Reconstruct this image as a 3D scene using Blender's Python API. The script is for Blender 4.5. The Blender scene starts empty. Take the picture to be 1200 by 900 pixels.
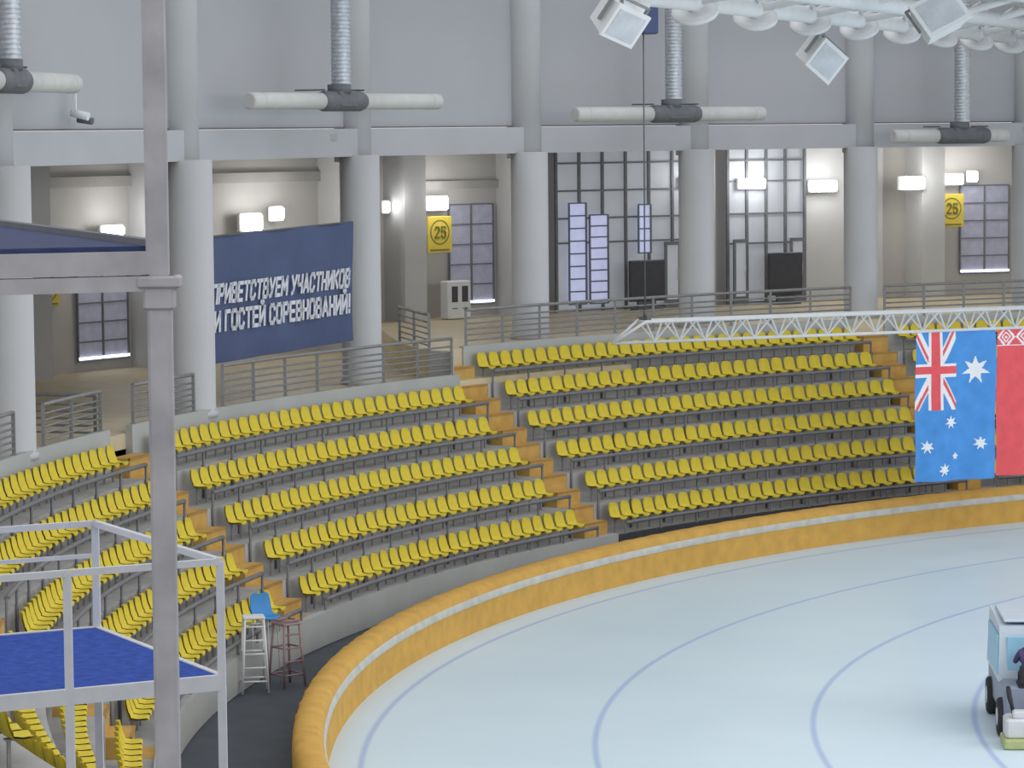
import bpy, math, random
from mathutils import Matrix, Vector, Euler
random.seed(4)
sc=bpy.context.scene
COL=sc.collection
sc.view_settings.view_transform='Standard'
rad=math.radians

# ------------------------------------------------------------------ materials
def lin(c):
    return tuple(((v/255)/12.92 if v/255<=0.04045 else ((v/255+0.055)/1.055)**2.4) for v in c)+(1,)
def mat(name,rgb,rough=.6,metal=0,noise=None,bump=0,emit=0,var=.12,spec=None):
    m=bpy.data.materials.new(name); m.use_nodes=True
    nt=m.node_tree; b=nt.nodes['Principled BSDF']
    c=lin(rgb); b.inputs['Base Color'].default_value=c
    b.inputs['Roughness'].default_value=rough; b.inputs['Metallic'].default_value=metal
    if spec is not None: b.inputs['Specular IOR Level'].default_value=spec
    if noise:
        tc=nt.nodes.new('ShaderNodeTexCoord'); n=nt.nodes.new('ShaderNodeTexNoise')
        n.inputs['Scale'].default_value=noise; n.inputs['Detail'].default_value=4
        nt.links.new(tc.outputs['Object'],n.inputs['Vector'])
        r=nt.nodes.new('ShaderNodeValToRGB')
        r.color_ramp.elements[0].position=.3; r.color_ramp.elements[1].position=.7
        r.color_ramp.elements[0].color=tuple(v*(1-var) for v in c[:3])+(1,)
        r.color_ramp.elements[1].color=tuple(min(1,v*(1+var)) for v in c[:3])+(1,)
        nt.links.new(n.outputs['Fac'],r.inputs['Fac']); nt.links.new(r.outputs['Color'],b.inputs['Base Color'])
        if bump:
            bp=nt.nodes.new('ShaderNodeBump'); bp.inputs['Strength'].default_value=bump
            nt.links.new(n.outputs['Fac'],bp.inputs['Height']); nt.links.new(bp.outputs['Normal'],b.inputs['Normal'])
    if emit:
        b.inputs['Emission Color'].default_value=c; b.inputs['Emission Strength'].default_value=emit
    return m
def ice_mat():
    m=bpy.data.materials.new('ice'); m.use_nodes=True; nt=m.node_tree; N=nt.nodes; L=nt.links
    b=N['Principled BSDF']; b.inputs['Roughness'].default_value=.4; b.inputs['IOR'].default_value=1.31; b.inputs['Specular IOR Level'].default_value=.22
    tc=N.new('ShaderNodeTexCoord'); sx=N.new('ShaderNodeSeparateXYZ'); L.new(tc.outputs['Object'],sx.inputs[0])
    cx=N.new('ShaderNodeCombineXYZ'); L.new(sx.outputs[0],cx.inputs[0]); L.new(sx.outputs[1],cx.inputs[1])
    ln=N.new('ShaderNodeVectorMath'); ln.operation='LENGTH'; L.new(cx.outputs[0],ln.inputs[0])
    prev=None
    for R in (38.45,34.17,30.05,26.95):
        s=N.new('ShaderNodeMath'); s.operation='SUBTRACT'; s.inputs[1].default_value=R; L.new(ln.outputs['Value'],s.inputs[0])
        ab=N.new('ShaderNodeMath'); ab.operation='ABSOLUTE'; L.new(s.outputs[0],ab.inputs[0])
        c=N.new('ShaderNodeMapRange'); c.interpolation_type='SMOOTHSTEP'; c.inputs['From Min'].default_value=.01; c.inputs['From Max'].default_value=.1; c.inputs['To Min'].default_value=1; c.inputs['To Max'].default_value=0
        L.new(ab.outputs[0],c.inputs['Value'])
        if prev is None: prev=c
        else:
            a=N.new('ShaderNodeMath'); a.operation='ADD'; L.new(prev.outputs[0],a.inputs[0]); L.new(c.outputs[0],a.inputs[1]); prev=a
    n=N.new('ShaderNodeTexNoise'); n.inputs['Scale'].default_value=.3; n.inputs['Detail'].default_value=6
    L.new(tc.outputs['Object'],n.inputs['Vector'])
    r=N.new('ShaderNodeValToRGB'); r.color_ramp.elements[0].color=lin((209,227,238)); r.color_ramp.elements[1].color=lin((215,232,241))
    r.color_ramp.elements[0].position=.3; r.color_ramp.elements[1].position=.7
    L.new(n.outputs['Fac'],r.inputs['Fac'])
    mx=N.new('ShaderNodeMix'); mx.data_type='RGBA'
    sc_=N.new('ShaderNodeMath'); sc_.operation='MULTIPLY'; sc_.inputs[1].default_value=.42; L.new(prev.outputs[0],sc_.inputs[0])
    L.new(sc_.outputs[0],mx.inputs[0]); L.new(r.outputs['Color'],mx.inputs[6]); mx.inputs[7].default_value=lin((110,135,215))
    L.new(mx.outputs[2],b.inputs['Base Color'])
    return m
M=dict(
 ice=ice_mat(),
 rubber=mat('rubber_floor',(76,81,88),.85,noise=1.5),
 pad=mat('pad_vinyl',(208,164,86),.8,noise=2.2,var=.1,bump=.12,spec=.15),
 padstrip=mat('pad_strip',(194,194,186),.6,noise=3),
 conc=mat('terrace_concrete',(176,175,175),.9,noise=1.2,bump=.1,spec=.2),
 parap=mat('parapet_paint',(178,180,178),.8,noise=.8,var=.06,spec=.2),
 blackc=mat('black_cover',(60,61,65),.8,noise=3),
 step=mat('step_paint',(198,160,90),.85,noise=3,var=.12,spec=.2),
 stepn=mat('step_nosing',(170,130,72),.8,noise=3),
 tile=mat('concourse_tile',(206,192,160),.5,noise=1.5,var=.08),
 wall=mat('upper_wall_paint',(174,175,179),.95,noise=.25,var=.04,spec=.1),
 wall2=mat('corridor_wall_paint',(188,186,184),.9,noise=.3,var=.06,spec=.2),
 gap=mat('shadow_gap',(122,118,122),.9,noise=2),
 column=mat('column_paint',(195,196,198),.95,noise=.7,var=.03,spec=.05),
 beam=mat('beam_paint',(180,181,185),.9,noise=.6,var=.03,spec=.1),
 ceil=mat('corridor_ceiling',(170,168,166),.9,noise=.6),
 seat=mat('seat_plastic',(216,196,66),.6,noise=5,var=.05,spec=.2),
 bracket=mat('seat_bracket',(150,150,152),.6,.1,noise=8),
 rail=mat('rail_steel',(120,120,124),.6,.1,noise=6),
 rail2=mat('guard_steel',(138,138,139),.5,.2,noise=6),
 white=mat('white_paint',(224,226,228),.7,noise=3,var=.03,spec=.25),
 tube=mat('duct_fabric',(200,200,198),.85,noise=3,var=.04,spec=.2),
 galv=mat('galvanised',(190,194,200),.42,.6,noise=9,var=.15),
 dark=mat('dark_housing',(100,102,106),.6,noise=5),
 navy=mat('banner_navy',(84,95,128),.8,noise=.8,var=.08,spec=.25),
 text=mat('banner_text',(220,222,230),.6,noise=4,var=.02),
 blind=mat('blind_cloth',(158,160,178),.7,noise=4,emit=.18),  # slight emission stands in for light behind the blind
 blindlit=mat('blind_backlit',(194,200,236),.7,noise=4,emit=.5),
 frame=mat('dark_frame',(116,118,124),.6,noise=5),
 glassw=mat('lobby_glass',(182,187,195),.5,noise=.7,var=.14,emit=.26,spec=.3),  # emission paints in daylight behind the lobby panes
 lamp=mat('lamp_tube',(255,255,250),.4,noise=5,emit=12,var=.01),
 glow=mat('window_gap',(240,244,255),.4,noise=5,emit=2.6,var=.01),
 signy=mat('sign_yellow',(220,194,72),.6,noise=4,var=.05),
 signd=mat('sign_green_grey',(120,122,66),.6,noise=4),
 screen=mat('screen_black',(62,64,72),.4,noise=4),
 blue=mat('deck_blue',(58,84,166),.9,noise=9,var=.22,bump=.15,spec=.1),
 dblue=mat('deck_dark_blue',(54,64,104),.9,noise=9,var=.2),
 scaf=mat('scaffold_steel',(174,171,174),.55,.1,noise=5,var=.16,bump=.05),
 alu=mat('alu_frame',(212,213,216),.5,.1,noise=6,var=.05),
 zblue=mat('machine_blue',(150,200,226),.4,noise=3,var=.06),
 zwhite=mat('machine_white',(198,210,222),.4,noise=3,var=.04),
 zgrey=mat('machine_grey',(136,146,166),.45,noise=3,var=.06),
 tyre=mat('tyre',(48,48,52),.85,noise=12),
 ygreen=mat('runner_green',(176,184,130),.5,noise=5),
 chairblue=mat('chair_blue',(54,136,200),.5,noise=5,var=.05),
 redbr=mat('stand_maroon',(156,130,132),.5,.1,noise=5),
 skin=mat('skin',(205,160,135),.55,noise=8,var=.05),
 jacket=mat('jacket',(78,64,106),.85,noise=8),
 trousers=mat('trousers',(50,50,58),.85,noise=8),
 hair=mat('hair',(60,48,42),.8,noise=20),
 eyew=mat('eye',(30,26,24),.3,noise=5),
 fblue=mat('flag_blue',(78,142,210),.85,noise=2.5,var=.1,emit=.18,spec=.2),  # faint emission makes up for light missing on the flag's front
 fwhite=mat('flag_white',(236,238,242),.85,noise=3,var=.02,spec=.2,emit=.08),  # weak glow in the cloth lifts its unlit side
 fred=mat('flag_red',(224,94,100),.85,noise=3,var=.08,emit=.14,spec=.2),  # emission brightens the cloth where it faces away from the lights
 fgreen=mat('flag_green',(40,150,80),.75,noise=3),
 lens=mat('lamp_glass',(196,200,206),.3,noise=3),
)

# ------------------------------------------------------------------ builders
def pol(t,R,z=0): return Vector((-R*math.cos(rad(t)),R*math.sin(rad(t)),z))
class MB:
    def __init__(s): s.v=[];s.f=[];s.m=[];s.sm=[]
    def poly(s,pts,mi=0,smooth=False):
        i=len(s.v); s.v+=[Vector(p) for p in pts]; s.f.append(tuple(range(i,i+len(pts)))); s.m.append(mi); s.sm.append(smooth)
    def mesh(s,vs,fs,mi=0,smooth=False,mx=None):
        i=len(s.v); s.v+=[(mx@Vector(p) if mx else Vector(p)) for p in vs]
        for f in fs: s.f.append(tuple(i+k for k in f)); s.m.append(mi); s.sm.append(smooth)
    def prism(s,pts,z0,z1,mi=0):
        n=len(pts); vs=[Vector((p[0],p[1],z0)) for p in pts]+[Vector((p[0],p[1],z1)) for p in pts]
        s.mesh(vs,[tuple(reversed(range(n))),tuple(range(n,2*n))]+[(i,(i+1)%n,n+(i+1)%n,n+i) for i in range(n)],mi)
    def box(s,c,size,mi=0,mx=None,bev=0):
        x,y,z=[k/2 for k in size]; c=Vector(c)
        if bev<=0:
            vs=[c+Vector((a*x,b*y,d*z)) for a in(-1,1) for b in(-1,1) for d in(-1,1)]
            fs=[(0,1,3,2),(4,6,7,5),(0,4,5,1),(2,3,7,6),(0,2,6,4),(1,5,7,3)]
        else:
            b=bev; ring=[(-x+b,-y),(x-b,-y),(x,-y+b),(x,y-b),(x-b,y),(-x+b,y),(-x,y-b),(-x,-y+b)]
            ri=[(px*(1-b/x),py*(1-b/y)) for px,py in ring]
            vs=[];
            for rr,zz in((ri,-z),(ring,-z+b),(ring,z-b),(ri,z)): vs+=[c+Vector((px,py,zz)) for px,py in rr]
            fs=[tuple(reversed(range(8))),tuple(range(24,32))]
            for l in range(3):
                for k in range(8): fs.append((l*8+k,l*8+(k+1)%8,(l+1)*8+(k+1)%8,(l+1)*8+k))
        s.mesh(vs,fs,mi,False,mx)
    def tube(s,pts,r,n=8,mi=0,radii=None,caps=True):
        pts=[Vector(p) for p in pts]; k=len(pts); base=len(s.v)
        up=Vector((0,0,1))
        for i,p in enumerate(pts):
            d=(pts[min(i+1,k-1)]-pts[max(i-1,0)]).normalized()
            u=up if abs(d.z)<.95 else Vector((1,0,0))
            a=d.cross(u).normalized(); b=a.cross(d).normalized()
            rr=radii[i] if radii else r
            for j in range(n):
                an=2*math.pi*(j+.5)/n; s.v.append(p+a*math.cos(an)*rr+b*math.sin(an)*rr)
        for i in range(k-1):
            for j in range(n):
                s.f.append((base+i*n+j,base+i*n+(j+1)%n,base+(i+1)*n+(j+1)%n,base+(i+1)*n+j)); s.m.append(mi); s.sm.append(n>5)
        if caps:
            s.f.append(tuple(base+j for j in reversed(range(n)))); s.m.append(mi); s.sm.append(False)
            s.f.append(tuple(base+(k-1)*n+j for j in range(n))); s.m.append(mi); s.sm.append(False)
    def sq(s,p0,p1,w,h=None,mi=0):
        p0=Vector(p0);p1=Vector(p1);h=h or w; d=(p1-p0).normalized()
        u=Vector((0,0,1)) if abs(d.z)<.95 else Vector((1,0,0))
        a=d.cross(u).normalized()*w/2; b=a.cross(d).normalized()*h/2
        vs=[p+sa*a+sb*b for p in(p0,p1) for sa,sb in((-1,-1),(1,-1),(1,1),(-1,1))]
        s.mesh(vs,[(3,2,1,0),(4,5,6,7),(0,1,5,4),(1,2,6,5),(2,3,7,6),(3,0,4,7)],mi)
    def polar(s,R0,R1,t0,t1,z0,z1,mi=0,step=1.0):
        n=max(1,int(math.ceil(abs(t1-t0)/step))); vs=[]
        for i in range(n+1):
            t=t0+(t1-t0)*i/n
            vs+=[pol(t,R0,z0),pol(t,R1,z0),pol(t,R1,z1),pol(t,R0,z1)]
        fs=[(0,1,2,3),(4*n+3,4*n+2,4*n+1,4*n)]
        for i in range(n):
            a=4*i;b=a+4
            for k in range(4): fs.append((a+k,b+k,b+(k+1)%4,a+(k+1)%4))
        s.mesh(vs,fs,mi)
    def lathe(s,prof,n=24,mi=0,mx=None,smooth=True):
        vs=[];fs=[]
        for r,z in prof:
            for j in range(n): vs.append(Vector((r*math.cos(2*math.pi*j/n),r*math.sin(2*math.pi*j/n),z)))
        for i in range(len(prof)-1):
            for j in range(n): fs.append((i*n+j,i*n+(j+1)%n,(i+1)*n+(j+1)%n,(i+1)*n+j))
        fs.append(tuple(reversed(range(n)))); fs.append(tuple((len(prof)-1)*n+j for j in range(n)))
        s.mesh(vs,fs,mi,smooth,mx)
    def data(s,name,mats,org=(0,0,0)):
        me=bpy.data.meshes.new(name); o=Vector(org)
        me.from_pydata([tuple(v-o) for v in s.v],[],s.f)
        for k in mats: me.materials.append(M[k])
        me.polygons.foreach_set('material_index',s.m); me.polygons.foreach_set('use_smooth',s.sm); me.update()
        return me
    def obj(s,name,mats,org=(0,0,0),parent=None):
        me=s.data(name,mats,org); o=bpy.data.objects.new(name,me); COL.objects.link(o)
        if parent: o.parent=parent; o.location=Vector(org)-parent.location
        else: o.location=org
        return o
def info(o,label,cat,group=None):
    o['label']=label;o['category']=cat
    if group:o['group']=group
    return o
def struct(o): o['kind']='structure'; return o
def empty(name,loc,label,cat,group=None,rz=0):
    e=bpy.data.objects.new(name,None); e.location=loc; e.rotation_euler=(0,0,rz); e.empty_display_size=.2; COL.objects.link(e)
    return info(e,label,cat,group)
def child(mb,name,mats,parent):
    me=mb.data(name,mats); o=bpy.data.objects.new(name,me); COL.objects.link(o); o.parent=parent; return o
def copy_to(o,parent,loc,rz=None):
    c=o.copy(); COL.objects.link(c); c.parent=parent; c.location=loc
    if rz is not None: c.rotation_euler=(0,0,rz)
    return c

# ------------------------------------------------------------------ floor, ice, pads
m=MB(); m.poly([(-85,-70,-.02),(20,-70,-.02),(20,75,-.02),(-85,75,-.02)]); struct(m.obj('floor',['rubber']))
m=MB()
n=160; m.poly([(39.55*math.cos(2*math.pi*i/n),39.55*math.sin(2*math.pi*i/n),0) for i in range(n)])
struct(m.obj('floor.001',['ice'],(0,0,0)))
base=pol(20,39.6,0)
E=empty('crash_pad_barrier',base,'curved yellow vinyl crash padding around the ice edge','crash barrier')
def sweep(prof,t0,t1,step,mi=0,smooth=True,wob=0):
    mb=MB(); n=int((t1-t0)/step); vs=[];k=len(prof)
    for i in range(n+1):
        t=t0+(t1-t0)*i/n; w=wob*math.sin(i*1.3)*math.sin(i*.37)
        off=-.26+.5*max(0,min(1,t/60))
        for j,(R,z) in enumerate(prof): vs.append(pol(t,R+off+w*(j/k),z+w*.4*(j/k)))
    fs=[(i*k+j,(i+1)*k+j,(i+1)*k+j+1,i*k+j+1) for i in range(n) for j in range(k-1)]
    mb.mesh(vs,fs,mi,smooth); return mb
sweep([(39.30,0),(39.33,.2),(39.34,.45),(39.33,.64)],-28,100,.25,wob=.02).obj('inner_face',['pad'],base,E)
sweep([(39.31,.63),(39.30,.66),(39.31,.77),(39.34,.8)],-28,100,.25).obj('rim_strip',['padstrip'],base,E)
sweep([(39.34,.79),(39.37,.92),(39.45,.99),(39.63,1.02),(39.79,1.0),(39.87,.92),(39.89,.7),(39.88,.3),(39.86,0)],-28,100,.25,wob=.03).obj('outer_cover',['pad'],base,E)

# ------------------------------------------------------------------ grandstand
SEATR=[46.9-.9*k for k in range(6)]
FLOOR=[4.5,3.77,2.98,2.2,1.42,.65]
AI=[(-4.4,-2.9),(16.2,17.7),(37.2,38.6),(58,59.2)]
def terrace(t0,t1,rows,label):
    b=pol((t0+t1)/2,44,0); mb=MB()
    for k in rows:
        R=SEATR[k]-.45
        mb.polar(R,R+.9,t0,t1,0,FLOOR[k])
    return info(mb.obj('concrete_terrace',['conc'],b),label,'grandstand','stand terraces')
terrace(-26,AI[0][0],range(1,6),'grey stepped concrete terrace carrying yellow seats')
terrace(AI[0][1],AI[1][0],range(1,6),'grey stepped concrete terrace carrying yellow seats')
terrace(AI[1][1],AI[2][0],range(1,6),'grey stepped concrete terrace between two stair aisles')
terrace(AI[2][1],AI[3][0],range(0,6),'grey six-step concrete terrace between two stair aisles')
terrace(AI[3][1],76.0,range(0,6),'grey six-step concrete terrace behind the hanging flags')
def aisle(t0,t1,top):
    b=pol((t0+t1)/2,44,0); mb=MB()
    for k in range(5,top-1,-1):
        R=SEATR[k]-.45; z=FLOOR[k]; nz=FLOOR[k-1] if k>0 else 5.45
        if k==top: nz= 5.45 if top==0 else 4.65
        for q in (0,1):
            zz=z+(nz-z)/2*q
            mb.polar(R+.45*q,R+.45*(q+1),t0+.02,t1-.02,0,zz,0)
            mb.polar(R+.45*q-.012,R+.45*q+.04,t0+.02,t1-.02,zz-.05,zz+.006,1)
    return info(mb.obj('aisle_staircase',['step','stepn'],b),'yellow-brown painted concrete stairs between seating blocks','stairs','stand aisles')
aisle(*AI[0],1); aisle(*AI[1],1); aisle(*AI[2],0); aisle(*AI[3],0)
m=MB(); m.polar(41.82,42.0,-26,38.2,0,.75); struct(m.obj('wall_front',['parap'],pol(10,41.8,0)))
m=MB(); m.polar(41.82,42.0,38.2,80,0,.7); struct(m.obj('wall_front.001',['blackc'],pol(50,41.8,0)))
m=MB(); m.polar(46.45,46.62,-26,AI[1][0],3.77,4.85); m.polar(46.45,46.62,AI[1][1],37.1,3.77,4.85); struct(m.obj('wall_parapet',['parap'],pol(25,46.5,3)))
m=MB(); m.polar(46.62,58,-26,46.3,4.3,4.65); struct(m.obj('floor.002',['tile'],pol(10,50,4)))
m=MB(); pts=[pol(t,47.36) for t in range(80,37,-2)]+[pol(36.9,47.3),pol(38.6,49.3),pol(39.8,50.6),pol(46.3,58)]+[pol(t,58) for t in range(47,81,1)]
m.prism(pts,4.66,5.45); struct(m.obj('floor.003',['tile'],pol(50,50,5)))
m=MB(); m.polar(47.3,47.45,AI[2][1],58,4.5,5.5);m.polar(47.3,47.45,59.4,80,4.5,5.5); m.prism([pol(36.85,46.62),pol(37.05,46.62),pol(37.05,47.35),pol(36.85,47.35)],4.65,5.47); struct(m.obj('wall_parapet.001',['parap'],pol(50,47.4,4)))
m=MB(); m.polar(47.4,47.6,-26,80,0,4.3); struct(m.obj('wall_under',['conc'],pol(20,47.5,0)))

# ------------------------------------------------------------------ railings
cam_loc=Vector((-35.644,-57.417,11.478)); PIT,ROLL,F=4.621,-.529,3717.57
cam_rot=(Euler((rad(90-PIT),0,0)).to_matrix()@Matrix.Rotation(rad(ROLL),3,'Z'))
def arc(t0,t1,R,z,step=1.0):
    n=max(1,int((t1-t0)/step)); return [pol(t0+(t1-t0)*i/n,R,z) for i in range(n+1)]
def rowrail(k,t0,t1):
    R=SEATR[k]-.49; z=FLOOR[k]; tm=(t0+t1)/2; b=pol(tm,R,z-.7); zt=.34
    e=empty('row_railing',b,'dark steel tube railing along a seating row','railing','seating row railings')
    mb=MB(); mb.tube(arc(t0,t1,R,z+zt),.05,8); mb.obj('top_rail',['rail'],b,e)
    h=.77+zt if k<5 else zt+.6
    pm=MB(); pm.tube([(0,0,zt+z-b.z-h),(0,0,zt+z-b.z)],.03,6); me=pm.data('post',['rail'])
    n=max(2,round((t1-t0)*R*math.pi/180/1.5)); 
    for i in range(n+1):
        p=pol(t0+(t1-t0)*(i/n),R,b.z); o=bpy.data.objects.new('post',me); COL.objects.link(o); o.parent=e; o.location=p-b
for k in range(1,6):
    rowrail(k,-2.8,15.9); rowrail(k,18.0,37.1)
for k in range(0,6): rowrail(k,38.8,57.9)
for k in range(0,6): rowrail(k,59.5,66)
def guard(t0,t1,R,z,h=.98,nb=5,sp=1.6,lab='grey steel guard rail with horizontal bars on the walkway edge',pts=None):
    if pts is None: P=arc(t0,t1,R,z)
    else:
        a,b_=pts; P=[a.lerp(b_,i/6) for i in range(7)]
    b=P[len(P)//2].copy()
    e=empty('guard_railing',b,lab,'railing','walkway guard rails')
    mb=MB(); mb.tube([p+Vector((0,0,h)) for p in P],.045,8); mb.obj('handrail',['rail2'],b,e)
    mb=MB(); mb.tube([p+Vector((0,0,.14)) for p in P],.026,6); bar=mb.obj('bar',['rail2'],b,e)
    for i in range(1,nb): copy_to(bar,e,bar.location+Vector((0,0,i*(h-.2)/nb)))
    L=sum((P[i+1]-P[i]).length for i in range(len(P)-1)); n=max(1,round(L/sp))
    pm=MB(); pm.box((0,0,h/2),(.075,.075,h)); pm.box((0,0,.01),(.12,.12,.02)); me=pm.data('post',['rail2'])
    for i in range(n+1):
        f=i/n*(len(P)-1); j=min(int(f),len(P)-2); p=P[j].lerp(P[j+1],f-j)
        o=bpy.data.objects.new('post',me); COL.objects.link(o); o.parent=e; o.location=p-b
guard(5,9.4,46.54,4.85,.88); guard(11.7,15.8,46.54,4.85,.88); guard(18.0,21.9,46.54,4.85,.88); guard(23.7,36.8,46.54,4.85,.98)
guard(38.9,57.9,47.42,5.5); guard(59.5,76,47.42,5.5)
guard(0,0,0,0,pts=(pol(37.1,47.5,5.45),pol(39.9,50.6,5.45)),lab='short grey steel guard rail beside the raised floor edge')
guard(0,0,0,0,pts=(pol(15.9,46.7,4.66),pol(15.9,48.6,4.66)),lab='short grey steel guard rail at the stair head')

# ------------------------------------------------------------------ columns, beams, upper wall
COLS=[(-2,47),(10.7,47),(22.9,47),(34.8,48.3),(43.4,48.3),(51.6,48.4),(59.55,48.7),(67.3,49),(75,49.3)]
def wallpt(i): 
    t,R=COLS[i]; return pol(t+.25,R+.45,0)
for i,(t,R) in enumerate(COLS):
    zb=4.65 if i<4 else 5.45
    mb=MB(); r=.56 if i<3 else .53
    mb.lathe([(r+.05,0),(r+.05,.12),(r,.15),(r,10.78-zb)],36)
    q=wallpt(i)-pol(t,R); q=q*.8; mb.lathe([(.5,10.6-zb),(.5,20-zb)],28,0,Matrix.Translation(q))
    me=mb.data('round_column',['column']); o=bpy.data.objects.new('round_column',me); o.location=pol(t,R,zb); COL.objects.link(o)
    info(o,'tall white painted round concrete column on the walkway','column','concourse columns')
for i in range(len(COLS)-1):
    a,b=wallpt(i),wallpt(i+1); d=(b-a).normalized(); nrm=Vector((d.y,-d.x,0))
    L=(b-a).length; mid=(a+b)/2
    mx=Matrix.Translation(mid)@Matrix(((d.x,-nrm.x,0,0),(d.y,-nrm.y,0,0),(0,0,1,0),(0,0,0,1)))
    mb=MB(); mb.box((0,-.1,11.12),(L,.6,.74),0,mx); struct(mb.obj('trim_%d'%(i+1),['beam'],mid))
    mb=MB(); mb.box((0,.1,15.8),(L,.3,8.6),0,mx)
    mb.box((0,-.06,11.52),(L,.03,.04),1,mx)
    struct(mb.obj('wall_upper.%03d'%i if i else 'wall_upper',['wall','gap'],mid))
m=MB(); m.polar(58,58.3,-5,86,4.0,11.3,step=1); struct(m.obj('wall_back',['wall2'],pol(40,58,4)))
m=MB(); m.polar(47.9,58.3,-5,33,11.2,11.35);m.polar(49,58.3,33,86,11.2,11.35); struct(m.obj('ceiling',['ceil'],pol(40,52,11)))
for t0,t1,zb,R in [(36.4,37.3,4.65,56.8),(44.2,45.3,4.65,57),(46.9,47.8,5.45,57),(51.5,52.3,5.45,57),(59.1,59.7,5.45,57),(63.5,66.9,5.45,57.8),(67.9,68.8,5.45,56.8),(30.5,32.0,4.65,57)]:
    m=MB(); m.polar(R,58,t0,t1,zb,11.2)
    info(m.obj('wall_pilaster',['column'],pol((t0+t1)/2,R,zb)),'white painted square pilaster against the corridor wall','pilaster','corridor pilasters')
m=MB(); m.polar(57.85,58,32.0,36.4,9.9,10.2); m.polar(57.85,58,37.3,44.2,9.9,10.2); m.polar(57.85,58,47.8,51.5,9.55,9.8); struct(m.obj('trim_20',['ceil'],pol(40,58,9)))

wn=[0]
def window(t0,t1,z0,z1,R=57.95,lit=False,nv=1,nh=5,gap=True):
    wn[0]+=1; b=pol((t0+t1)/2,R,z0); 
    e=bpy.data.objects.new('window_%d'%wn[0],None); e.location=b; COL.objects.link(e); struct(e)
    m=MB(); m.polar(R-.02,R,t0,t1,z0,z1); m.obj('blind',['blindlit' if lit else 'blind'],b,e)
    m=MB(); w=.05*57.3/R
    for t in [t0+(t1-t0)*i/(nv+1) for i in range(nv+2)]: m.polar(R-.07,R-.02,t-w/2,t+w/2,z0,z1)
    for i in range(nh+1):
        z=z0+(z1-z0)*i/nh; m.polar(R-.06,R-.02,t0,t1,z-.022,z+.022)
    m.obj('frame',['frame'],b,e)
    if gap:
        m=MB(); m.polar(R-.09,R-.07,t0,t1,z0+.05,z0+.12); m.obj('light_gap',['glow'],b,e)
window(34.1,36.2,4.95,7.7); window(49.5,51.3,5.82,9.04); window(70,71.9,6.2,9.3)
def glasswall(t0,t1,z0,z1,R,nv,hs):
    wn[0]+=1; b=pol((t0+t1)/2,R,z0); e=bpy.data.objects.new('window_%d'%wn[0],None); e.location=b; COL.objects.link(e); struct(e)
    m=MB(); m.polar(R,R+.03,t0,t1,z0,z1); m.obj('glass',['glassw'],b,e)
    m=MB()
    for i in range(nv+1):
        t=t0+(t1-t0)*i/nv; m.polar(R-.08,R,t-.045,t+.045,z0,z1)
    for z in hs: m.polar(R-.07,R,t0,t1,z-.03,z+.03)
    m.obj('mullions',['frame'],b,e)
glasswall(53.3,59.0,5.45,10.9,57.2,6,(5.5,7.7,8.5,9.4,10.3))
glasswall(60.3,63.4,5.45,10.9,57.2,4,(5.5,7.5,8.5,9.6,10.3))
window(53.75,54.45,5.7,9.0,R=57.1,lit=True,nv=0,nh=8,gap=False); window(54.6,55.35,5.7,8.6,R=57.1,lit=True,nv=0,nh=8,gap=False); window(56.6,57.1,7.3,8.9,R=57.1,lit=True,nv=0,nh=4,gap=False)
dn=0
for t0,t1 in ((57.6,58.25),(58.3,58.95),(60.4,61.0),(62.7,63.3)):
    dn+=1; R=57.0; z0=5.47; z1=7.65; b=pol((t0+t1)/2,R,z0)
    e=bpy.data.objects.new('door_%d'%dn,None); e.location=b; COL.objects.link(e); struct(e)
    m=MB(); w=.1
    m.polar(R-.05,R,t0,t0+w,z0,z1);m.polar(R-.05,R,t1-w,t1,z0,z1);m.polar(R-.05,R,t0+w,t1-w,z1-.12,z1);m.polar(R-.05,R,t0+w,t1-w,z0,z0+.25); m.obj('door_frame',['frame'],b,e)
    m=MB(); m.polar(R-.03,R-.01,t0+w,t1-w,z0+.25,z1-.12); m.obj('door_pane',['glassw'],b,e)
    m=MB(); m.tube([pol(t1-.16,R-.1,z0+.9),pol(t1-.16,R-.1,z0+1.3)],.02,6); m.obj('handle',['alu'],b,e)
def screen(t,R,w,z0,h):
    p=pol(t,R,5.45); e=empty('display_screen',p,'large black display screen on a low dark stand','screen','lobby screens',-rad(t))
    m=MB(); m.box((0,0,z0-5.45+h/2),(.12,w,h),0,None,.03); child(m,'panel',['screen'],e)
    m=MB(); m.box((-.02,0,(z0-5.45)/2),(.1,w*.5,z0-5.45)); m.box((0,0,.04),(.5,w*.7,.08)); child(m,'stand',['dark'],e)
screen(56.3,56.2,1.45,5.75,1.35); screen(62.0,56.2,1.35,5.75,1.45)

def lamp(t,z,w,h,R=57.5):
    p=pol(t,R,z); e=empty('wall_lamp',p,'glowing white fluorescent wall lamp on corridor wall','lamp','corridor lamps',-rad(t))
    m=MB(); m.box((-.1,0,0),(.14,w+.1,h+.06),0,None,.03); child(m,'housing',['white'],e)
    m=MB(); m.box((.03,0,0),(.12,w,h),0,None,.06); child(m,'tube_light',['lamp'],e)
    l=bpy.data.lights.new('lamp_light','POINT'); l.shadow_soft_size=.35; l.energy=70*w; l.color=(1,.98,.95)
    lo=bpy.data.objects.new('lamp_light',l); COL.objects.link(lo); lo.location=(.75,0,.25); lo.parent=e
for t,z,w,h,*R in [(35.2,8.65,.9,.28),(41.0,8.72,.85,.5),(42.1,8.95,.45,.4),(46.6,9.04,.25,.35),(48.7,9.11,.85,.42),(58.5,9.61,.4,.28,57.0),(61.2,9.51,1.05,.32,57.0),(64.3,9.37,1.1,.36,57.4),(67.4,9.44,.95,.42,56.6),(69.5,9.53,.8,.36),(70.3,9.62,.32,.36)]:
    lamp(t,z,w,h,R[0] if R else 57.5)

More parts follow.
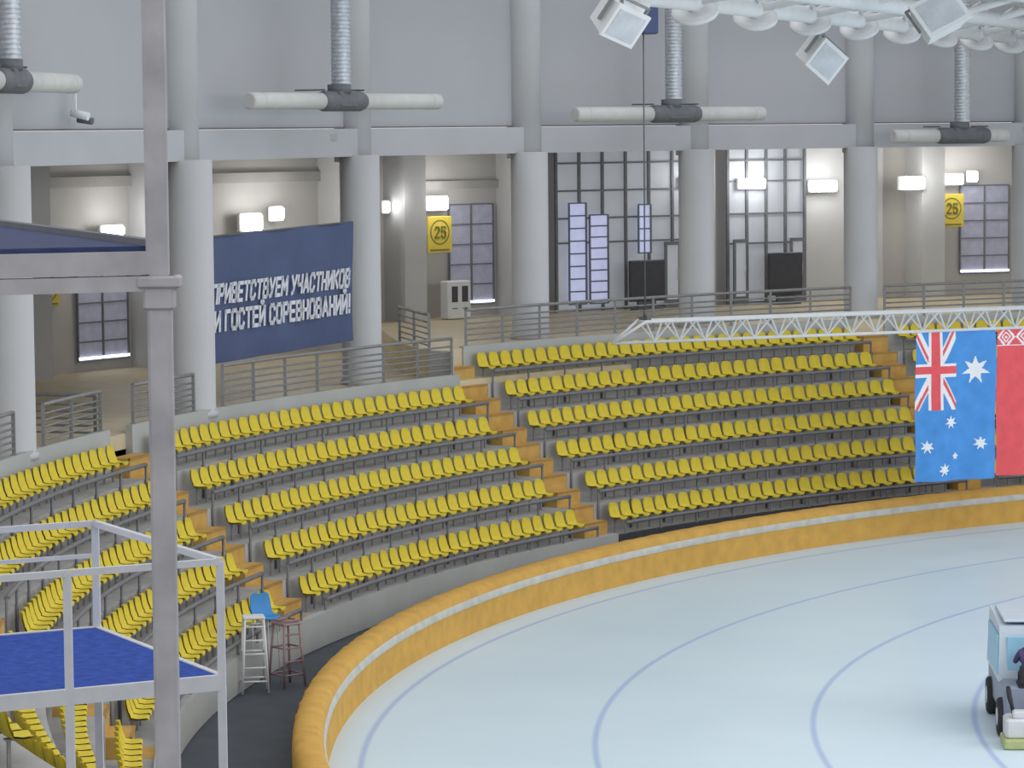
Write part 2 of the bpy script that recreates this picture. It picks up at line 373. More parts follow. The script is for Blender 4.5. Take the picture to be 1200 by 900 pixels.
# ------------------------------------------------------------------ stroke lettering
GL={'П':[[(0,0),(0,6),(4,6),(4,0)]],'Р':[[(0,0),(0,6),(3.1,6),(4,5.2),(4,3.5),(3.1,2.7),(0,2.7)]],'И':[[(0,6),(0,0)],[(0,.4),(4,5.6)],[(4,6),(4,0)]],
 'Й':[[(0,6),(0,0)],[(0,.4),(4,5.6)],[(4,6),(4,0)],[(1.1,7.7),(2,7.2),(2.9,7.7)]],
 'В':[[(0,0),(0,6),(2.9,6),(3.7,5.3),(3.7,3.9),(2.9,3.2),(0,3.2)],[(2.9,3.2),(4,2.4),(4,.8),(3.1,0),(0,0)]],
 'Е':[[(3.8,6),(0,6),(0,0),(3.8,0)],[(0,3.05),(3.4,3.05)]],'Т':[[(0,6),(4.2,6)],[(2.1,6),(2.1,0)]],
 'С':[[(4,4.7),(3.1,6),(.9,6),(0,4.9),(0,1.1),(.9,0),(3.1,0),(4,1.3)]],'У':[[(0,6),(2.1,2.2)],[(4.2,6),(1.6,.3),(.4,0)]],
 'М':[[(0,0),(0,6),(2.5,2),(5,6),(5,0)]],'А':[[(0,0),(2.2,6),(4.4,0)],[(.8,1.8),(3.6,1.8)]],
 'Ч':[[(0,6),(0,3.6),(.8,2.8),(4,2.8)],[(4,6),(4,0)]],'Н':[[(0,0),(0,6)],[(4,0),(4,6)],[(0,3),(4,3)]],
 'К':[[(0,0),(0,6)],[(4,6),(.3,2.8)],[(1.4,3.6),(4.1,0)]],'О':[[(0,1.1),(.9,0),(3.3,0),(4.2,1.1),(4.2,4.9),(3.3,6),(.9,6),(0,4.9),(0,1.1)]],
 'Г':[[(0,0),(0,6),(3.5,6)]],'!':[[(.5,6),(.5,2.1)],[(.5,.5),(.5,0)]],
 '2':[[(0,4.8),(.9,6),(3.1,6),(4,4.9),(4,4),(0,0),(4,0)]],'5':[[(4,6),(.2,6),(0,3.4),(2.9,3.6),(4,2.5),(4,1.1),(3.1,0),(.9,0),(0,.9)]]}
def place_text(body,name,x,z,width,height,parent,matk,y=-.03,shear=0,th=1.15,tilt=0,gap=2.3):
    segs=[];cx=0
    for ch in body:
        if ch==' ': cx+=2.8; continue
        wmax=max(p[0] for s in GL[ch] for p in s)
        for s in GL[ch]:
            for a,b in zip(s[:-1],s[1:]): segs.append((Vector((a[0]+cx,a[1],0)),Vector((b[0]+cx,b[1],0))))
        cx+=wmax+gap
    cx-=gap
    mb=MB(); kx=width/cx; kz=height/6
    for a,b in segs:
        d=(b-a).normalized(); nn=Vector((-d.y,d.x,0))*th/2; a2=a-d*th*.42; b2=b+d*th*.42
        q=[a2+nn,a2-nn,b2-nn,b2+nn]
        P=[Vector((x+(p.x+shear*p.y)*kx,0,z+p.y*kz+tilt*(x+p.x*kx))) for p in q]
        mb.mesh([p+Vector((0,y,0)) for p in P]+[p+Vector((0,y+.02,0)) for p in P],[(0,1,2,3),(7,6,5,4),(0,4,5,1),(1,5,6,2),(2,6,7,3),(3,7,4,0)])
    return child(mb,name,[matk],parent)
def sign(t,R,z,w,h,sec='25'):
    p=pol(t,R,z); e=empty('sector_sign',p,'yellow square sector sign with the number 25','sign','sector signs',-rad(t)+math.pi/2)
    m=MB(); m.box((0,.02,h/2),(w,.04,h),0,None,.01); child(m,'panel',['signy'],e)
    m=MB(); k=28; ring=[]
    for r in (w*.40,w*.35): ring.append([(r*math.cos(2*math.pi*i/k),-.006,h*.56+r*math.sin(2*math.pi*i/k)) for i in range(k)])
    for i in range(k): m.poly([ring[0][i],ring[0][(i+1)%k],ring[1][(i+1)%k],ring[1][i]])
    child(m,'emblem_ring',['signd'],e)
    m=MB(); m.box((0,-.004,h*.07),(w*.8,.006,h*.05)); child(m,'underline',['signd'],e)
    place_text(sec,'number',-w*.2,h*.42,w*.42,h*.28,e,'signd',-.03)
sign(48.7,57.4,7.55,1.0,1.15); sign(69.4,57.4,7.87,.95,1.15); 
sign(32.9,57.9,6.6,.95,.9,'25')
p=pol(48.9,56.9,5.45); e=empty('white_cabinet',p,'white cabinet with two dark upright openings beside the wall','cabinet',None,-rad(48.9)+math.pi/2)
m=MB(); m.box((0,0,.62),(.95,.4,1.2),0,None,.03); child(m,'body',['white'],e)
for x in(-.2,.22):
    m=MB(); m.box((x,-.205,.8),(.24,.02,.5)); child(m,'opening',['screen'],e)
    m=MB(); m.tube([(x-.1,-.22,.35),(x+.1,-.22,.35)],.015,6); child(m,'handle',['dark'],e)

# ------------------------------------------------------------------ banner
pl,pr_=pol(24.0,47.45,0),pol(33.0,47.45,0); d=(pr_-pl).normalized(); W=(pr_-pl).length; ang=math.atan2(d.y,d.x)
e=empty('welcome_banner',Vector((pl.x,pl.y,5.75)),'large navy fabric banner with pale slanted cyrillic greeting between columns','banner',None,ang)
H=3.12; slope=.025
def bz(x): return slope*x
m=MB(); nx,nz=24,8
vs=[(W*i/nx,.04*math.sin(i*.8+j*.5),bz(W*i/nx)+H*j/nz) for j in range(nz+1) for i in range(nx+1)]
m.mesh(vs,[(j*(nx+1)+i,j*(nx+1)+i+1,(j+1)*(nx+1)+i+1,(j+1)*(nx+1)+i) for j in range(nz) for i in range(nx)],0,True); child(m,'fabric',['navy'],e)
m=MB(); m.tube([(0,0,bz(0)+H),(W,0,bz(W)+H)],.025,6); child(m,'top_pole',['dark'],e)
place_text('ПРИВЕТСТВУЕМ УЧАСТНИКОВ','text_line',.72,1.50,W-1.05,.42,e,'text',-.08,shear=.25,th=1.35,tilt=.02,gap=2.0)
place_text('И ГОСТЕЙ СОРЕВНОВАНИЙ!','text_line',.82,.82,W-1.15,.44,e,'text',-.08,shear=.08,th=1.35,tilt=.02,gap=2.0)

# ------------------------------------------------------------------ ventilation ducts
def heater(t,R,z,L0,L1,r=.21):
    p=pol(t,R,z); e=empty('ventilation_unit',p,'cream horizontal duct tubes with grey fan box and ribbed silver riser','ventilation duct','wall ventilation units',-rad(t)+math.pi/2)
    for s,L in((-1,L0),(1,L1)):
        m=MB(); x0=.65*s;x1=s*L
        m.tube([(x0,0,0),(x1-.06*s,0,0),(x1,0,0)],r,20,radii=[r,r,r*.8]); 
        m.tube([(x1-.5*s,0,0),(x1-.46*s,0,0)],r*1.03,20)
        child(m,'duct_tube',['tube'],e)
        m=MB(); m.box((.9*s,.35,.28),(.04,.9,.04)); child(m,'wall_bracket',['dark'],e)
    m=MB(); m.tube([(-.95,0,0),(-.8,0,0),(.8,0,0),(.95,0,0)],.24,16,radii=[.22,.26,.26,.22]); m.box((0,0,.05),(.8,.5,.42),0,None,.04); m.tube([(-.1,0,.2),(-.1,0,.42)],.3,16); child(m,'fan_box',['dark'],e)
    m=MB(); prof=[]
    z0=.4
    for i in range(60): prof+=[(.235,z0+i*.1),(.255,z0+i*.1+.03),(.255,z0+i*.1+.06)]
    m.lathe(prof,18); child(m,'riser_duct',['galv'],e)
heater(7.6,46,12.5,3.5,4.8); heater(29.9,46,12.18,4.1,4.7); heater(48.5,46.6,11.83,3.9,3.7); heater(62.9,47.2,11.1,2.6,1.7)
e=empty('security_camera',pol(15.4,46.95,12.0),'small white wall mounted surveillance camera','camera',None,-rad(15.4))
m=MB(); m.box((.1,0,.2),(.05,.05,.6)); m.box((.05,0,.45),(.2,.05,.05)); child(m,'bracket',['white'],e)
m=MB(); m.tube([(.05,-.1,-.1),(.45,-.1,-.2)],.09,12); child(m,'camera_body',['white'],e)
m=MB(); m.tube([(.05,.25,-.25),(.4,.25,-.3)],.08,12); child(m,'camera_body',['dark'],e)

# ------------------------------------------------------------------ hanging truss with flags
C=cam_loc
def camp(X,Y,z): return Vector((C.x+X,C.y+Y,z))
A=camp(2.63,82.6,5.84); Bp=camp(15.6,88.2,5.84); u=(Bp-A).normalized(); L=(Bp-A).length; ang=math.atan2(u.y,u.x)
e=empty('hanging_truss',A,'white triangular lattice truss hanging from a cable','truss',None,ang)
w=.26;h=.55; s0=.85
for pp in ([(0,0,0),(L,0,0)],[(0,0,0),(s0,-w,h),(L,-w,h)],[(0,0,0),(s0,w,h),(L,w,h)]):
    m=MB(); m.tube(pp,.045,8); child(m,'chord',['white'],e)
m=MB(); n=18; dx=(L-s0)/n
m.tube([(s0,-w,h),(s0,w,h)],.03,6)
for i in range(n):
    x=s0+i*dx
    for y in(-w,w): m.tube([(x,y,h),(x+dx/2,0,0)],.026,5); m.tube([(x+dx/2,0,0),(x+dx,y,h)],.026,5)
    m.tube([(x,-w,h),(x+dx,w,h)],.014,5)
child(m,'lacing',['white'],e)
m=MB(); m.tube([(.95,0,h),(.95,0,9.3)],.022,6); child(m,'cable',['dark'],e)
m=MB(); m.box((.95,0,h+.05),(.12,.5,.1)); m.tube([(.95,0,h+.1),(.95,0,h+.3)],.05,8); child(m,'shackle',['dark'],e)
m=MB(); m.box((1.08,0,8.5),(.45,.4,.95),0,None,.04); m.tube([(.95,0,9.0),(.95,0,12)],.03,6); child(m,'hoist',['navy'],e)

def flag(name,x0,w,hh,fn,mats,label):
    o0=A+u*x0; e=empty(name,Vector((o0.x,o0.y,5.85)),label,'flag',None,ang)
    nx,nz=96,180; m=MB(); vs=[]
    for j in range(nz+1):
        for i in range(nx+1):
            a=i/nx;b=j/nz
            vs.append(Vector((w*a+.015*math.sin(b*9),.08*math.sin(a*11+b*1.5)*(.25+b)+.03*math.sin(b*6+a*3),-hh*b)))
    m.v=vs
    for j in range(nz):
        for i in range(nx):
            m.f.append((j*(nx+1)+i,(j+1)*(nx+1)+i,(j+1)*(nx+1)+i+1,j*(nx+1)+i+1)); m.m.append(fn((i+.5)/nx,(j+.5)/nz)); m.sm.append(True)
    child(m,'cloth',mats,e)
    m=MB(); m.tube([(-.03,0,0),(w+.03,0,0)],.025,6)
    child(m,'hanging_pole',['white'],e)
def star(px,py,cx,cy,R,n,ratio=.45):
    dx,dy=px-cx,py-cy; r=math.hypot(dx,dy)
    if r>R: return False
    a=(math.atan2(dx,-dy))%(2*math.pi/n); a=min(a,2*math.pi/n-a)
    ax,ay=R,0; bx,by=ratio*R*math.cos(math.pi/n),ratio*R*math.sin(math.pi/n)
    x,y=r*math.cos(a),r*math.sin(a)
    return (bx-ax)*(y-ay)-(by-ay)*(x-ax)>0
def aus(a,b):
    X,Y=b/.53*2,a/.5
    if X<2 and Y<1:
        if abs(X-1)<.1 or abs(Y-.5)<.1: return 2
        if abs(X-1)<.167 or abs(Y-.5)<.167: return 1
        d1=(X-2*Y)/math.sqrt(5); d2=(X-2*(1-Y))/math.sqrt(5)
        k=1 if X<1 else -1
        if 0<d1*k<.067 or 0<-d2*k<.067: return 2
        if abs(d1)<.1 or abs(d2)<.1: return 1
        return 0
    p=(a,b*1.75)
    for cx,cy,R,n in((.75,.27,.17,7),(.43,.61,.08,7),(.14,.77,.08,7),(.81,.76,.085,7),(.34,.925,.08,7),(.50,.84,.05,5)):
        if star(p[0],p[1],cx,cy*1.75,R,n): return 1
    return 0
def bel(a,b):
    if b<.125:
        q=b/.125
        if q<.1 or q>.93: return 1
        x=(a*4)%1; d=abs(x-.5)*2*.62+abs(q-.5)
        if d<.1: return 1
        if d<.22: return 2
        if d<.32: return 1
        if d<.45: return 2
        if d<.62: return 1
        return 2
    return 2 if a<.66 else 3
flag('australian_flag',9.14,2.5,4.15,aus,['fblue','fwhite','fred'],'blue flag hung vertically with union canton and white stars')
flag('belarusian_flag',11.72,2.4,4.1,bel,['fblue','fwhite','fred','fgreen'],'red flag hung vertically with white and red ornament band')

# ------------------------------------------------------------------ roof frame
v=Vector((17.3,45.5,0)).normalized(); side=Vector((v.y,-v.x,0)); Pa=camp(2.3,63.4,14.1); RL=46
e=empty('roof_space_frame',Pa,'white painted tubular steel roof truss with round node plates','roof truss')
offs=[(0,0,.2),(1.5,.25,.2),(.9,1.0,.2),(3.2,.7,.18),(2.6,1.4,.2)]
for so,zo,r in offs:
    m=MB(); m.tube([side*so+Vector((0,0,zo)),side*so+Vector((0,0,zo))+v*RL],r,12); child(m,'chord_tube',['white'],e)
n=10
Q=lambda k,p: p+side*offs[k][0]+Vector((0,0,offs[k][1]))
m=MB()
for i in range(n):
    a=v*(RL*i/n); b=v*(RL*(i+.5)/n); c_=v*(RL*(i+1)/n)
    m.tube([Q(0,a),Q(2,b)],.06,8); m.tube([Q(2,b),Q(0,c_)],.06,8)
child(m,'lattice_tubes',['white'],e)
for i in range(n+1):
    a=v*(RL*i/n)
    m=MB(); m.tube([Q(0,a),Q(1,a),Q(3,a)],.1,8); child(m,'cross_tube',['white'],e)
nm=MB(); nm.lathe([(.30,-.06),(.50,-.05),(.50,.05),(.30,.06)],24,0,Matrix.Translation((0,0,-.22))); nm.lathe([(.16,-.2),(.16,.2)],12)
nme=nm.data('node_plate',['white'])
for i in range(n+1):
    o=bpy.data.objects.new('node_plate',nme); COL.objects.link(o); o.parent=e
    o.location=v*(RL*i/n)+Vector((0,0,-.02)); o.rotation_euler=(rad(32),0,random.uniform(-.3,.3))
m=MB(); q0=Pa+side*1.0; m.prism([q0,q0+v*RL,q0+v*RL+side*9,q0+side*9],15.75,15.85); struct(m.obj('ceiling.001',['white'],(Pa.x,Pa.y,15.75)))
def flood(X,Y,z,rot,s=1,zt=14.1):
    p=camp(X,Y,z); e=empty('floodlight',p,'white boxy floodlight hanging tilted from the roof frame','floodlight','roof floodlights')
    def rch(m,n,mt): o=child(m,n,mt,e); o.rotation_euler=rot; return o
    m=MB(); a=.5*s
    vs=[(-a,-.1,-a*.8),(a,-.1,-a*.8),(a,-.1,a*.8),(-a,-.1,a*.8),(-a*.8,.5,-a*.65),(a*.8,.5,-a*.65),(a*.8,.5,a*.65),(-a*.8,.5,a*.65)]
    m.mesh(vs,[(4,5,6,7)[::-1],(0,1,5,4),(1,2,6,5),(2,3,7,6),(3,0,4,7)]); m.box((0,-.12,0),(2.1*a,.06,1.7*a)); 
    rch(m,'housing',['white'])
    m=MB(); m.box((0,-.155,0),(1.7*a,.02,1.3*a)); rch(m,'lens',['lens'])
    m=MB(); m.box((-a-.05,0.1,.15),(.04,.08,.6)); m.box((a+.05,.1,.15),(.04,.08,.6)); m.box((0,.1,.45),(2*a+.14,.08,.05)); rch(m,'yoke',['rail2'])
    m=MB(); m.box((0,.1,(.3+zt-z)/2+.1),(.07,.07,zt-z-.1)); child(m,'hanger',['rail2'],e)
flood(2.22,62.5,13.5,(.55,.3,.75),.86); flood(7.6,77,13.05,(.45,.5,.8),.96); flood(9.85,73,13.97,(-.5,-.45,.3),1.1); 

# ------------------------------------------------------------------ near scaffold tower with blue deck
pz=camp(-1.375,12.4,0); e=empty('scaffold_tower',pz,'tall grey steel scaffold post with cross beams and blue deck','scaffold')
m=MB(); m.box((0,0,5.45),(.094,.094,10.9),0,None,.012); m.box((-.005,0,12.45),(.086,.086,3.1),0,None,.012); child(m,'post',['scaf'],e)
uu=Vector((-.34,.94,0)); vv=Vector((-.94,-.34,0))
m=MB(); m.sq(Vector((0,0,10.965))+vv*-.02,Vector((0,0,10.965))+vv*2.2,.06,.09); child(m,'cross_beam',['scaf'],e)
m=MB(); m.sq(Vector((0,0,10.885))+vv*-.06,Vector((0,0,10.885))+vv*2.2,.07,.06); child(m,'cross_beam',['scaf'],e)
m=MB(); m.box((0,0,10.89),(.17,.15,.05),0,None,.01); m.box((.0,-.0,10.83),(.12,.12,.1),0,None,.01); child(m,'collar_clamp',['scaf'],e)
m=MB(); q=Vector((-.03,.02,11.0)); Pq=[q,q+uu*4,q+uu*4+vv*2.2,q+vv*2.2]
m.mesh(Pq+[x+Vector((0,0,.03)) for x in Pq],[(3,2,1,0),(4,5,6,7),(0,1,5,4),(1,2,6,5),(2,3,7,6),(3,0,4,7)]); child(m,'deck',['dblue'],e)
m=MB(); m.sq(q+Vector((0,0,.02)),q+uu*4+Vector((0,0,.02)),.05,.07); child(m,'deck_edge',['dark'],e)
for a in (uu*4,vv*2.2,uu*4+vv*2.2):
    m=MB(); m.box(a+Vector((0,0,5.5)),(.08,.08,11)); child(m,'rear_post',['scaf'],e)

# ------------------------------------------------------------------ lower platform
c0=camp(-2.65,28.4,0); e=empty('camera_platform',c0,'silver aluminium platform with guard rails and blue carpet deck','platform')
U=Vector((-.462,.887,0)); V=Vector((-.887,-.462,0)); DZ=6.56; UL,VL=3.25,4.2
def up(p,z): return p+Vector((0,0,z))
m=MB(); Q=[Vector((0,0,0)),U*UL,U*UL+V*VL,V*VL]
m.mesh([up(x,DZ-.04) for x in Q]+[up(x,DZ) for x in Q],[(3,2,1,0),(4,5,6,7),(0,1,5,4),(1,2,6,5),(2,3,7,6),(3,0,4,7)]); child(m,'deck_carpet',['blue'],e)
def alu(a,b,w=.06,h=None,name='frame_bar'):
    m=MB(); m.sq(a,b,w,h); return child(m,name,['alu'],e)
for a,b in((Q[0],Q[1]),(Q[1],Q[2]),(Q[3],Q[0]),(Q[2],Q[3])): alu(up(a,DZ-.06),up(b,DZ-.06),.06,.14,'deck_beam')
posts=[Q[0],Q[1],V*1.45,V*2.9,Q[3],U*UL+V*1.6,U*UL+V*3.1,Q[2]]
for p in posts: alu(up(p,DZ-.1),up(p,DZ+1.04),.07,None,'rail_post')
for h in (1.04,):
    alu(up(Q[0],DZ+h),up(Q[1],DZ+h),.06,None,'handrail'); alu(up(Q[1],DZ+h),up(Q[2],DZ+h),.06,None,'handrail'); alu(up(Q[3],DZ+h),up(Q[0],DZ+h),.06,None,'handrail')
alu(up(Q[1],DZ+.72),up(Q[2],DZ+.72),.04,None,'mid_rail')
for p in (Q[0],V*1.45,Q[3],Q[1],Q[2]): alu(up(p,0),up(p,DZ-.1),.075,None,'leg')
alu(up(V*1.45,DZ-1.9),up(Q[3],DZ-.4),.03,None,'brace'); alu(up(Q[0],DZ-1.7),up(V*1.45,DZ-.8),.02,None,'brace')
alu(up(Q[0],DZ-1.9),up(Q[1],DZ-1.9),.04,None,'brace')

# ------------------------------------------------------------------ judge high chairs
def highchair(loc,rz,fm,label,sm='white',hh=1.55,w=.45):
    e=empty('judge_high_chair',loc,label,'high chair','judge stands',rz)
    for x,y in((-1,-1),(1,-1),(1,1),(-1,1)):
        m=MB(); m.tube([(x*w*.6,y*w*.6,0),(x*w*.42,y*w*.42,hh)],.026,8); child(m,'leg',[fm],e)
    for i in range(5):
        z=.25+i*.28; k=w*(.60-.18*z/hh)
        L=[[(-k,-k,z),(k,-k,z)]]
        if i%2==0: L+=[[(-k,k,z),(k,k,z)],[(-k,-k,z),(-k,k,z)],[(k,-k,z),(k,k,z)]]
        for pp in L: m=MB(); m.tube(pp,.02,6); child(m,'rung',[fm],e)
    m=MB(); m.box((0,0,hh),(w,w,.05),0,None,.015); child(m,'seat_board',[sm],e)
    return e
highchair(Vector((-40.98,6.9,0)),.17,'white','white metal high chair with ladder rungs on the dark walkway')
highchair(Vector((-40.36,7.6,0)),.7,'redbr','maroon metal step stand on the dark walkway','redbr',1.3)
e3=empty('plastic_chair',Vector((-40.82,7.95,0)),'blue plastic chair on thin metal legs','chair',None,-.9)
m=MB(); zc=.95
prof=[(-.2,.90,.14),(-.2,.84,.2),(-.17,.67,.22),(-.13,.5,.22),(-.05,.44,.22),(.12,.44,.22),(.22,.45,.2),(.25,.41,.18)]
us=[-1,-.5,0,.5,1]
for off in(0,.02):
    vs=[Vector((x-off,q*wd*1.15,z+zc-off+.03*q*q)) for x,z,wd in prof for q in us]
    m.mesh(vs,[(i*5+j,i*5+j+1,(i+1)*5+j+1,(i+1)*5+j) for i in range(len(prof)-1) for j in range(4)],0,True)
child(m,'seat_shell',['chairblue'],e3)
for x,y in((-.18,-.18),(.18,-.18),(.18,.18),(-.18,.18)):
    m=MB(); m.tube([(x*1.2,y*1.2,0),(x,y,.42+zc)],.016,6); child(m,'leg',['alu'],e3)

# ------------------------------------------------------------------ ice resurfacer
ZL=Vector((-26.58,.85,0)); ZS=.9; SX=.62
e=empty('ice_resurfacer',ZL,'white and pale blue ice resurfacing machine standing on the ice','ice resurfacer',None,rad(-3.6)); e.scale=(ZS,ZS,ZS)
m=MB(); m.box((1.0,2.15,.75),(1.9,3.7,.72),0,None,.06); child(m,'chassis',['zgrey'],e)
m=MB()
vs=[(.02,1.25,1.05),(1.98,1.25,1.05),(1.98,4.1,1.05),(.02,4.1,1.05),(.05,1.35,2.2),(1.95,1.35,2.2),(1.95,3.7,2.3),(.05,3.7,2.3)]
m.mesh(vs,[(3,2,1,0),(4,5,6,7),(0,1,5,4),(1,2,6,5),(2,3,7,6),(3,0,4,7)]); child(m,'snow_tank',['zwhite'],e)
m=MB(); m.box((0.02,2.4,1.6),(.05,2.1,.85),0,None,.015); child(m,'side_panel',['zblue'],e)
m=MB(); m.box((1.0,1.29,1.6),(1.6,.04,.8),0,None,.015); child(m,'rear_panel',['zblue'],e)
m=MB(); m.box((1,2.5,2.3),(1.7,2.1,.06),0,None,.02); child(m,'tank_lid',['zwhite'],e)
for x,y in((.08,.75),(1.92,.75),(.08,3.3),(1.92,3.3)):
    m=MB(); mx=Matrix.Translation((x,y,.4))@Matrix.Rotation(math.pi/2,4,'Y'); m.lathe([(.2,-.13),(.36,-.13),(.4,-.09),(.4,.09),(.36,.13),(.2,.13)],24,0,mx); w_=child(m,'wheel',['tyre'],e)
    m=MB(); m.lathe([(.19,-.14),(.19,.14)],16,0,mx); h_=child(m,'hub',['alu'],w_)
m=MB(); m.box((1,-.35,.4),(2.0,.75,.42),0,None,.05); m.box((1,-.5,.68),(1.7,.3,.16),0,None,.03); child(m,'conditioner',['alu'],e)
m=MB(); m.box((1,-.4,.11),(2.1,.95,.2),0,None,.03); child(m,'runner',['ygreen'],e)
m=MB(); m.tube([(.15,.1,.9),(.1,-.1,1.15),(.12,-.35,.95),(.2,-.4,.62)],.05,8); child(m,'hose',['tyre'],e)
m=MB(); m.box((SX,.55,1.12),(.55,.5,.12),0,None,.03); m.box((SX,.28,1.36),(.5,.1,.4),0,None,.03); child(m,'driver_seat',['tyre'],e)
m=MB(); pts=[(SX+.2*math.cos(k*math.pi/8),1.1+.05*math.sin(k*math.pi/8),1.62+.17*math.sin(k*math.pi/8)) for k in range(17)]; m.tube(pts,.018,6); m.tube([(SX,1.1,1.62),(SX,1.3,1.2)],.02,6); child(m,'steering_wheel',['tyre'],e)
def driver():
    mx=Matrix.Translation(ZL)@Matrix.Rotation(rad(-3.6),4,'Z')@Matrix.Translation(Vector((SX,.55,1.18))*ZS)
    J={'pel':(0,0,.08,.15),'wa':(0,-.02,.28,.135),'ch':(0,0,.48,.165),'nk':(0,.02,.62,.06),'hd':(0,.04,.75,.095),'ht':(0,.03,.86,.07),
       'sl':(-.19,0,.54,.075),'el':(-.27,.2,.33,.052),'wl':(-.17,.45,.4,.036),'hl':(-.15,.55,.42,.04),
       'sr':(.19,0,.54,.075),'er':(.27,.2,.33,.052),'wr':(.17,.45,.4,.036),'hr':(.15,.55,.42,.04),
       'tl':(-.1,.08,.06,.1),'kl':(-.13,.48,.1,.07),'al':(-.13,.58,-.3,.048),'fl':(-.13,.74,-.36,.042),
       'tr':(.1,.08,.06,.1),'kr':(.13,.48,.1,.07),'ar':(.13,.58,-.3,.048),'fr':(.13,.74,-.36,.042)}
    ks=list(J); ed=[('pel','wa'),('wa','ch'),('ch','nk'),('nk','hd'),('hd','ht'),('ch','sl'),('sl','el'),('el','wl'),('wl','hl'),('ch','sr'),('sr','er'),('er','wr'),('wr','hr'),('pel','tl'),('tl','kl'),('kl','al'),('al','fl'),('pel','tr'),('tr','kr'),('kr','ar'),('ar','fr')]
    me=bpy.data.meshes.new('person'); me.from_pydata([J[k][:3] for k in ks],[(ks.index(a),ks.index(b)) for a,b in ed],[])
    ob=bpy.data.objects.new('person_tmp',me); COL.objects.link(ob)
    sk=ob.modifiers.new('s','SKIN'); 
    for i,k in enumerate(ks):
        me.skin_vertices[0].data[i].radius=(J[k][3],J[k][3]*(.8 if k in('ch','wa','pel') else 1))
    me.skin_vertices[0].data[0].use_root=True
    sb=ob.modifiers.new('b','SUBSURF'); sb.levels=2; sb.render_levels=2
    bpy.context.view_layer.update()
    m2=bpy.data.meshes.new_from_object(ob.evaluated_get(bpy.context.evaluated_depsgraph_get())); bpy.data.objects.remove(ob)
    for k in('jacket','trousers','skin'): m2.materials.append(M[k])
    for p in m2.polygons:
        c=p.center; p.use_smooth=True
        p.material_index=2 if (c.z>.63 or (c.y>.47 and c.z>.3)) else (1 if c.z<.16 else 0)
    pb=bpy.data.objects.new('person',m2); COL.objects.link(pb); pb.matrix_world=mx
    info(pb,'seated driver in dark purple jacket holding steering wheel','person')
    def sub(mb,n,mt):
        o=bpy.data.objects.new(n,mb.data(n,[mt])); COL.objects.link(o); o.parent=pb
    mb=MB(); mb.lathe([(.098,.74),(.112,.8),(.1,.87),(.06,.925),(.001,.94)],16,0,Matrix.Translation((0,.01,0))); sub(mb,'hair','hair')
    for s in(-1,1):
        mb=MB(); mb.lathe([(.004,-.012),(.012,0),(.004,.012)],8,0,Matrix.Translation((s*.035,.128,.775))); sub(mb,'eye','eyew')
        mb=MB(); mb.lathe([(.008,-.03),(.02,0),(.008,.03)],8,0,Matrix.Translation((s*.1,.035,.765))); sub(mb,'ear','skin')
        for q in range(4):
            mb=MB(); y0=.585; mb.tube([(s*.15+.018*(q-1.5),y0-.01,.42),(s*.15+.018*(q-1.5),y0+.03,.43-.003*q),(s*.15+.018*(q-1.5),y0+.035,.4)],.009,6); sub(mb,'finger','skin')
        mb=MB(); mb.tube([(s*.12,.56,.42),(s*.09,.585,.44),(s*.085,.6,.42)],.01,6); sub(mb,'thumb','skin')
    mb=MB(); mb.mesh([(-.015,.13,.74),(.015,.13,.74),(0,.16,.742),(0,.13,.78)],[(0,1,2),(0,2,3),(2,1,3)]); sub(mb,'nose','skin')
    mb=MB(); mb.box((0,.13,.712),(.045,.012,.01)); sub(mb,'mouth','fred')
driver()

# ------------------------------------------------------------------ seats
def seat_mesh():
    mb=MB()
    prof=[(-.225,.80,.12),(-.215,.765,.175),(-.20,.68,.206),(-.175,.57,.212),(-.14,.47,.212),(-.09,.425,.212),(.02,.405,.212),(.13,.41,.205),(.19,.415,.18),(.21,.39,.145)]
    us=[-1,-.6,0,.6,1]
    def lay(off):
        vs=[]
        for i,(x,z,w) in enumerate(prof):
            for u in us:
                bx=.045*u*u if i<5 else 0; bz=.03*u*u if i>=4 else 0
                vs.append(Vector((x+bx-(off if i<5 else 0),u*w,z+bz-(off if i>=4 else 0))))
        return vs
    k=len(us); fs=[(i*k+j,i*k+j+1,(i+1)*k+j+1,(i+1)*k+j) for i in range(len(prof)-1) for j in range(k-1)]
    mb.mesh(lay(0),fs,0,True)
    mb.mesh(lay(.025),[tuple(reversed(f)) for f in fs],0,True)
    mb.box((-.1,0,.2),(.045,.045,.4),1); mb.box((-.04,0,.385),(.22,.14,.02),1)
    return mb
smb=seat_mesh(); seat_me=smb.data('stadium_seat',['seat','bracket'])
def inview(p):
    v=cam_rot.transposed()@(Vector(p)-cam_loc)
    if v.z>=0: return False
    x=600-F*v.x/v.z; y=450+F*v.y/v.z
    return 2<x<1198 and 2<y<905
seats=[]
def seatrow(k,t0,t1):
    R=SEATR[k]; pit=math.degrees(.5/R); n=int((t1-t0)/pit); s=((t1-t0)-n*pit)/2
    for i in range(n):
        t=t0+s+pit*(i+.5); seats.append((pol(t,R,FLOOR[k]),-rad(t)))
for k in range(1,6):
    seatrow(k,-25.5,-4.6); seatrow(k,-2.7,15.9); seatrow(k,18.0,37.0)
for k in range(6):
    seatrow(k,38.8,57.9); seatrow(k,59.5,74)
bpy.context.view_layer.update()
dg=bpy.context.evaluated_depsgraph_get()
def unhidden(p):
    # is the seat back in the open as seen from the visitor gallery?
    for dz in (.72,.5):
        q=Vector(p)+Vector((0,0,dz)); d=cam_loc-q; L=d.length; d.normalize()
        q=q+d*.35
        if not sc.ray_cast(dg,q,d,distance=L-.6)[0]: return True
    return False
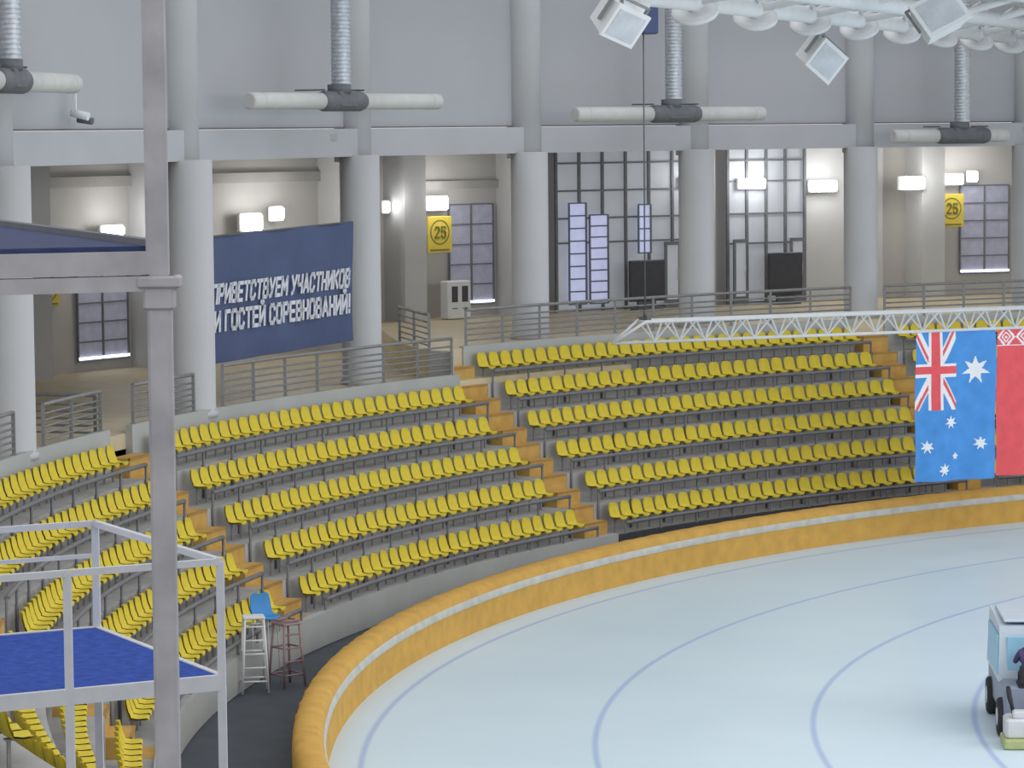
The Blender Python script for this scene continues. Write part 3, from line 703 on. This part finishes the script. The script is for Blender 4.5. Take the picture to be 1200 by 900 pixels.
cand=sorted([s for s in seats if inview(s[0]+Vector((0,0,.6))) and unhidden(s[0])],key=lambda s:(s[0]-cam_loc).length)
indiv=cand[:300]; ids={id(s) for s in indiv}
for s in indiv:
    o=bpy.data.objects.new('stadium_seat',seat_me); o.location=s[0]; o.rotation_euler=(0,0,s[1]+rad(random.uniform(-1.5,1.5))); COL.objects.link(o)
    info(o,'yellow moulded plastic stadium seat on concrete terrace','seat','yellow seats on the stand')
mb=MB()
for s in seats:
    if id(s) in ids: continue
    mx=Matrix.Translation(s[0])@Matrix.Rotation(s[1],4,'Z'); i=len(mb.v)
    mb.v+=[mx@v for v in smb.v]; mb.f+=[tuple(i+q for q in f) for f in smb.f]; mb.m+=smb.m; mb.sm+=smb.sm
o=mb.obj('stadium_seats',['seat','bracket'],pol(50,45,0)); info(o,'rows of yellow plastic stadium seats further off','seats'); o['kind']='stuff'

# ------------------------------------------------------------------ lights and world
w=bpy.data.worlds.new('w'); sc.world=w; w.use_nodes=True; bg=w.node_tree.nodes['Background']; bg.inputs[0].default_value=(.945,.97,1,1); bg.inputs[1].default_value=.88
def area(loc,rot,sx,sy,en,col=(1,1,1)):
    l=bpy.data.lights.new('unseen_hall_light','AREA'); l.shape='RECTANGLE'; l.size=sx; l.size_y=sy; l.energy=en; l.color=col
    o=bpy.data.objects.new('unseen_hall_light',l); o.location=loc; o.rotation_euler=rot; COL.objects.link(o)
area((-10,5,24),(0,0,0),45,50,2700,(.98,.99,1))
def aim(loc,tgt): return (Vector(tgt)-Vector(loc)).to_track_quat('-Z','Y').to_euler()
for lc,tg in (((-14,-14,14),(-42,24,2)),((0,-2,14),(-30,38,2))):
    area(lc,aim(lc,tg),16,5,1300,(1,.99,.97))  # unseen fill lights added to lighten the shade under the seats

cd=bpy.data.cameras.new('camera'); cd.sensor_width=36; cd.lens=F/1200*36; cd.clip_end=500; cd.clip_start=.5
co=bpy.data.objects.new('camera',cd); co.matrix_world=Matrix.Translation(cam_loc)@cam_rot.to_4x4(); COL.objects.link(co); sc.camera=co
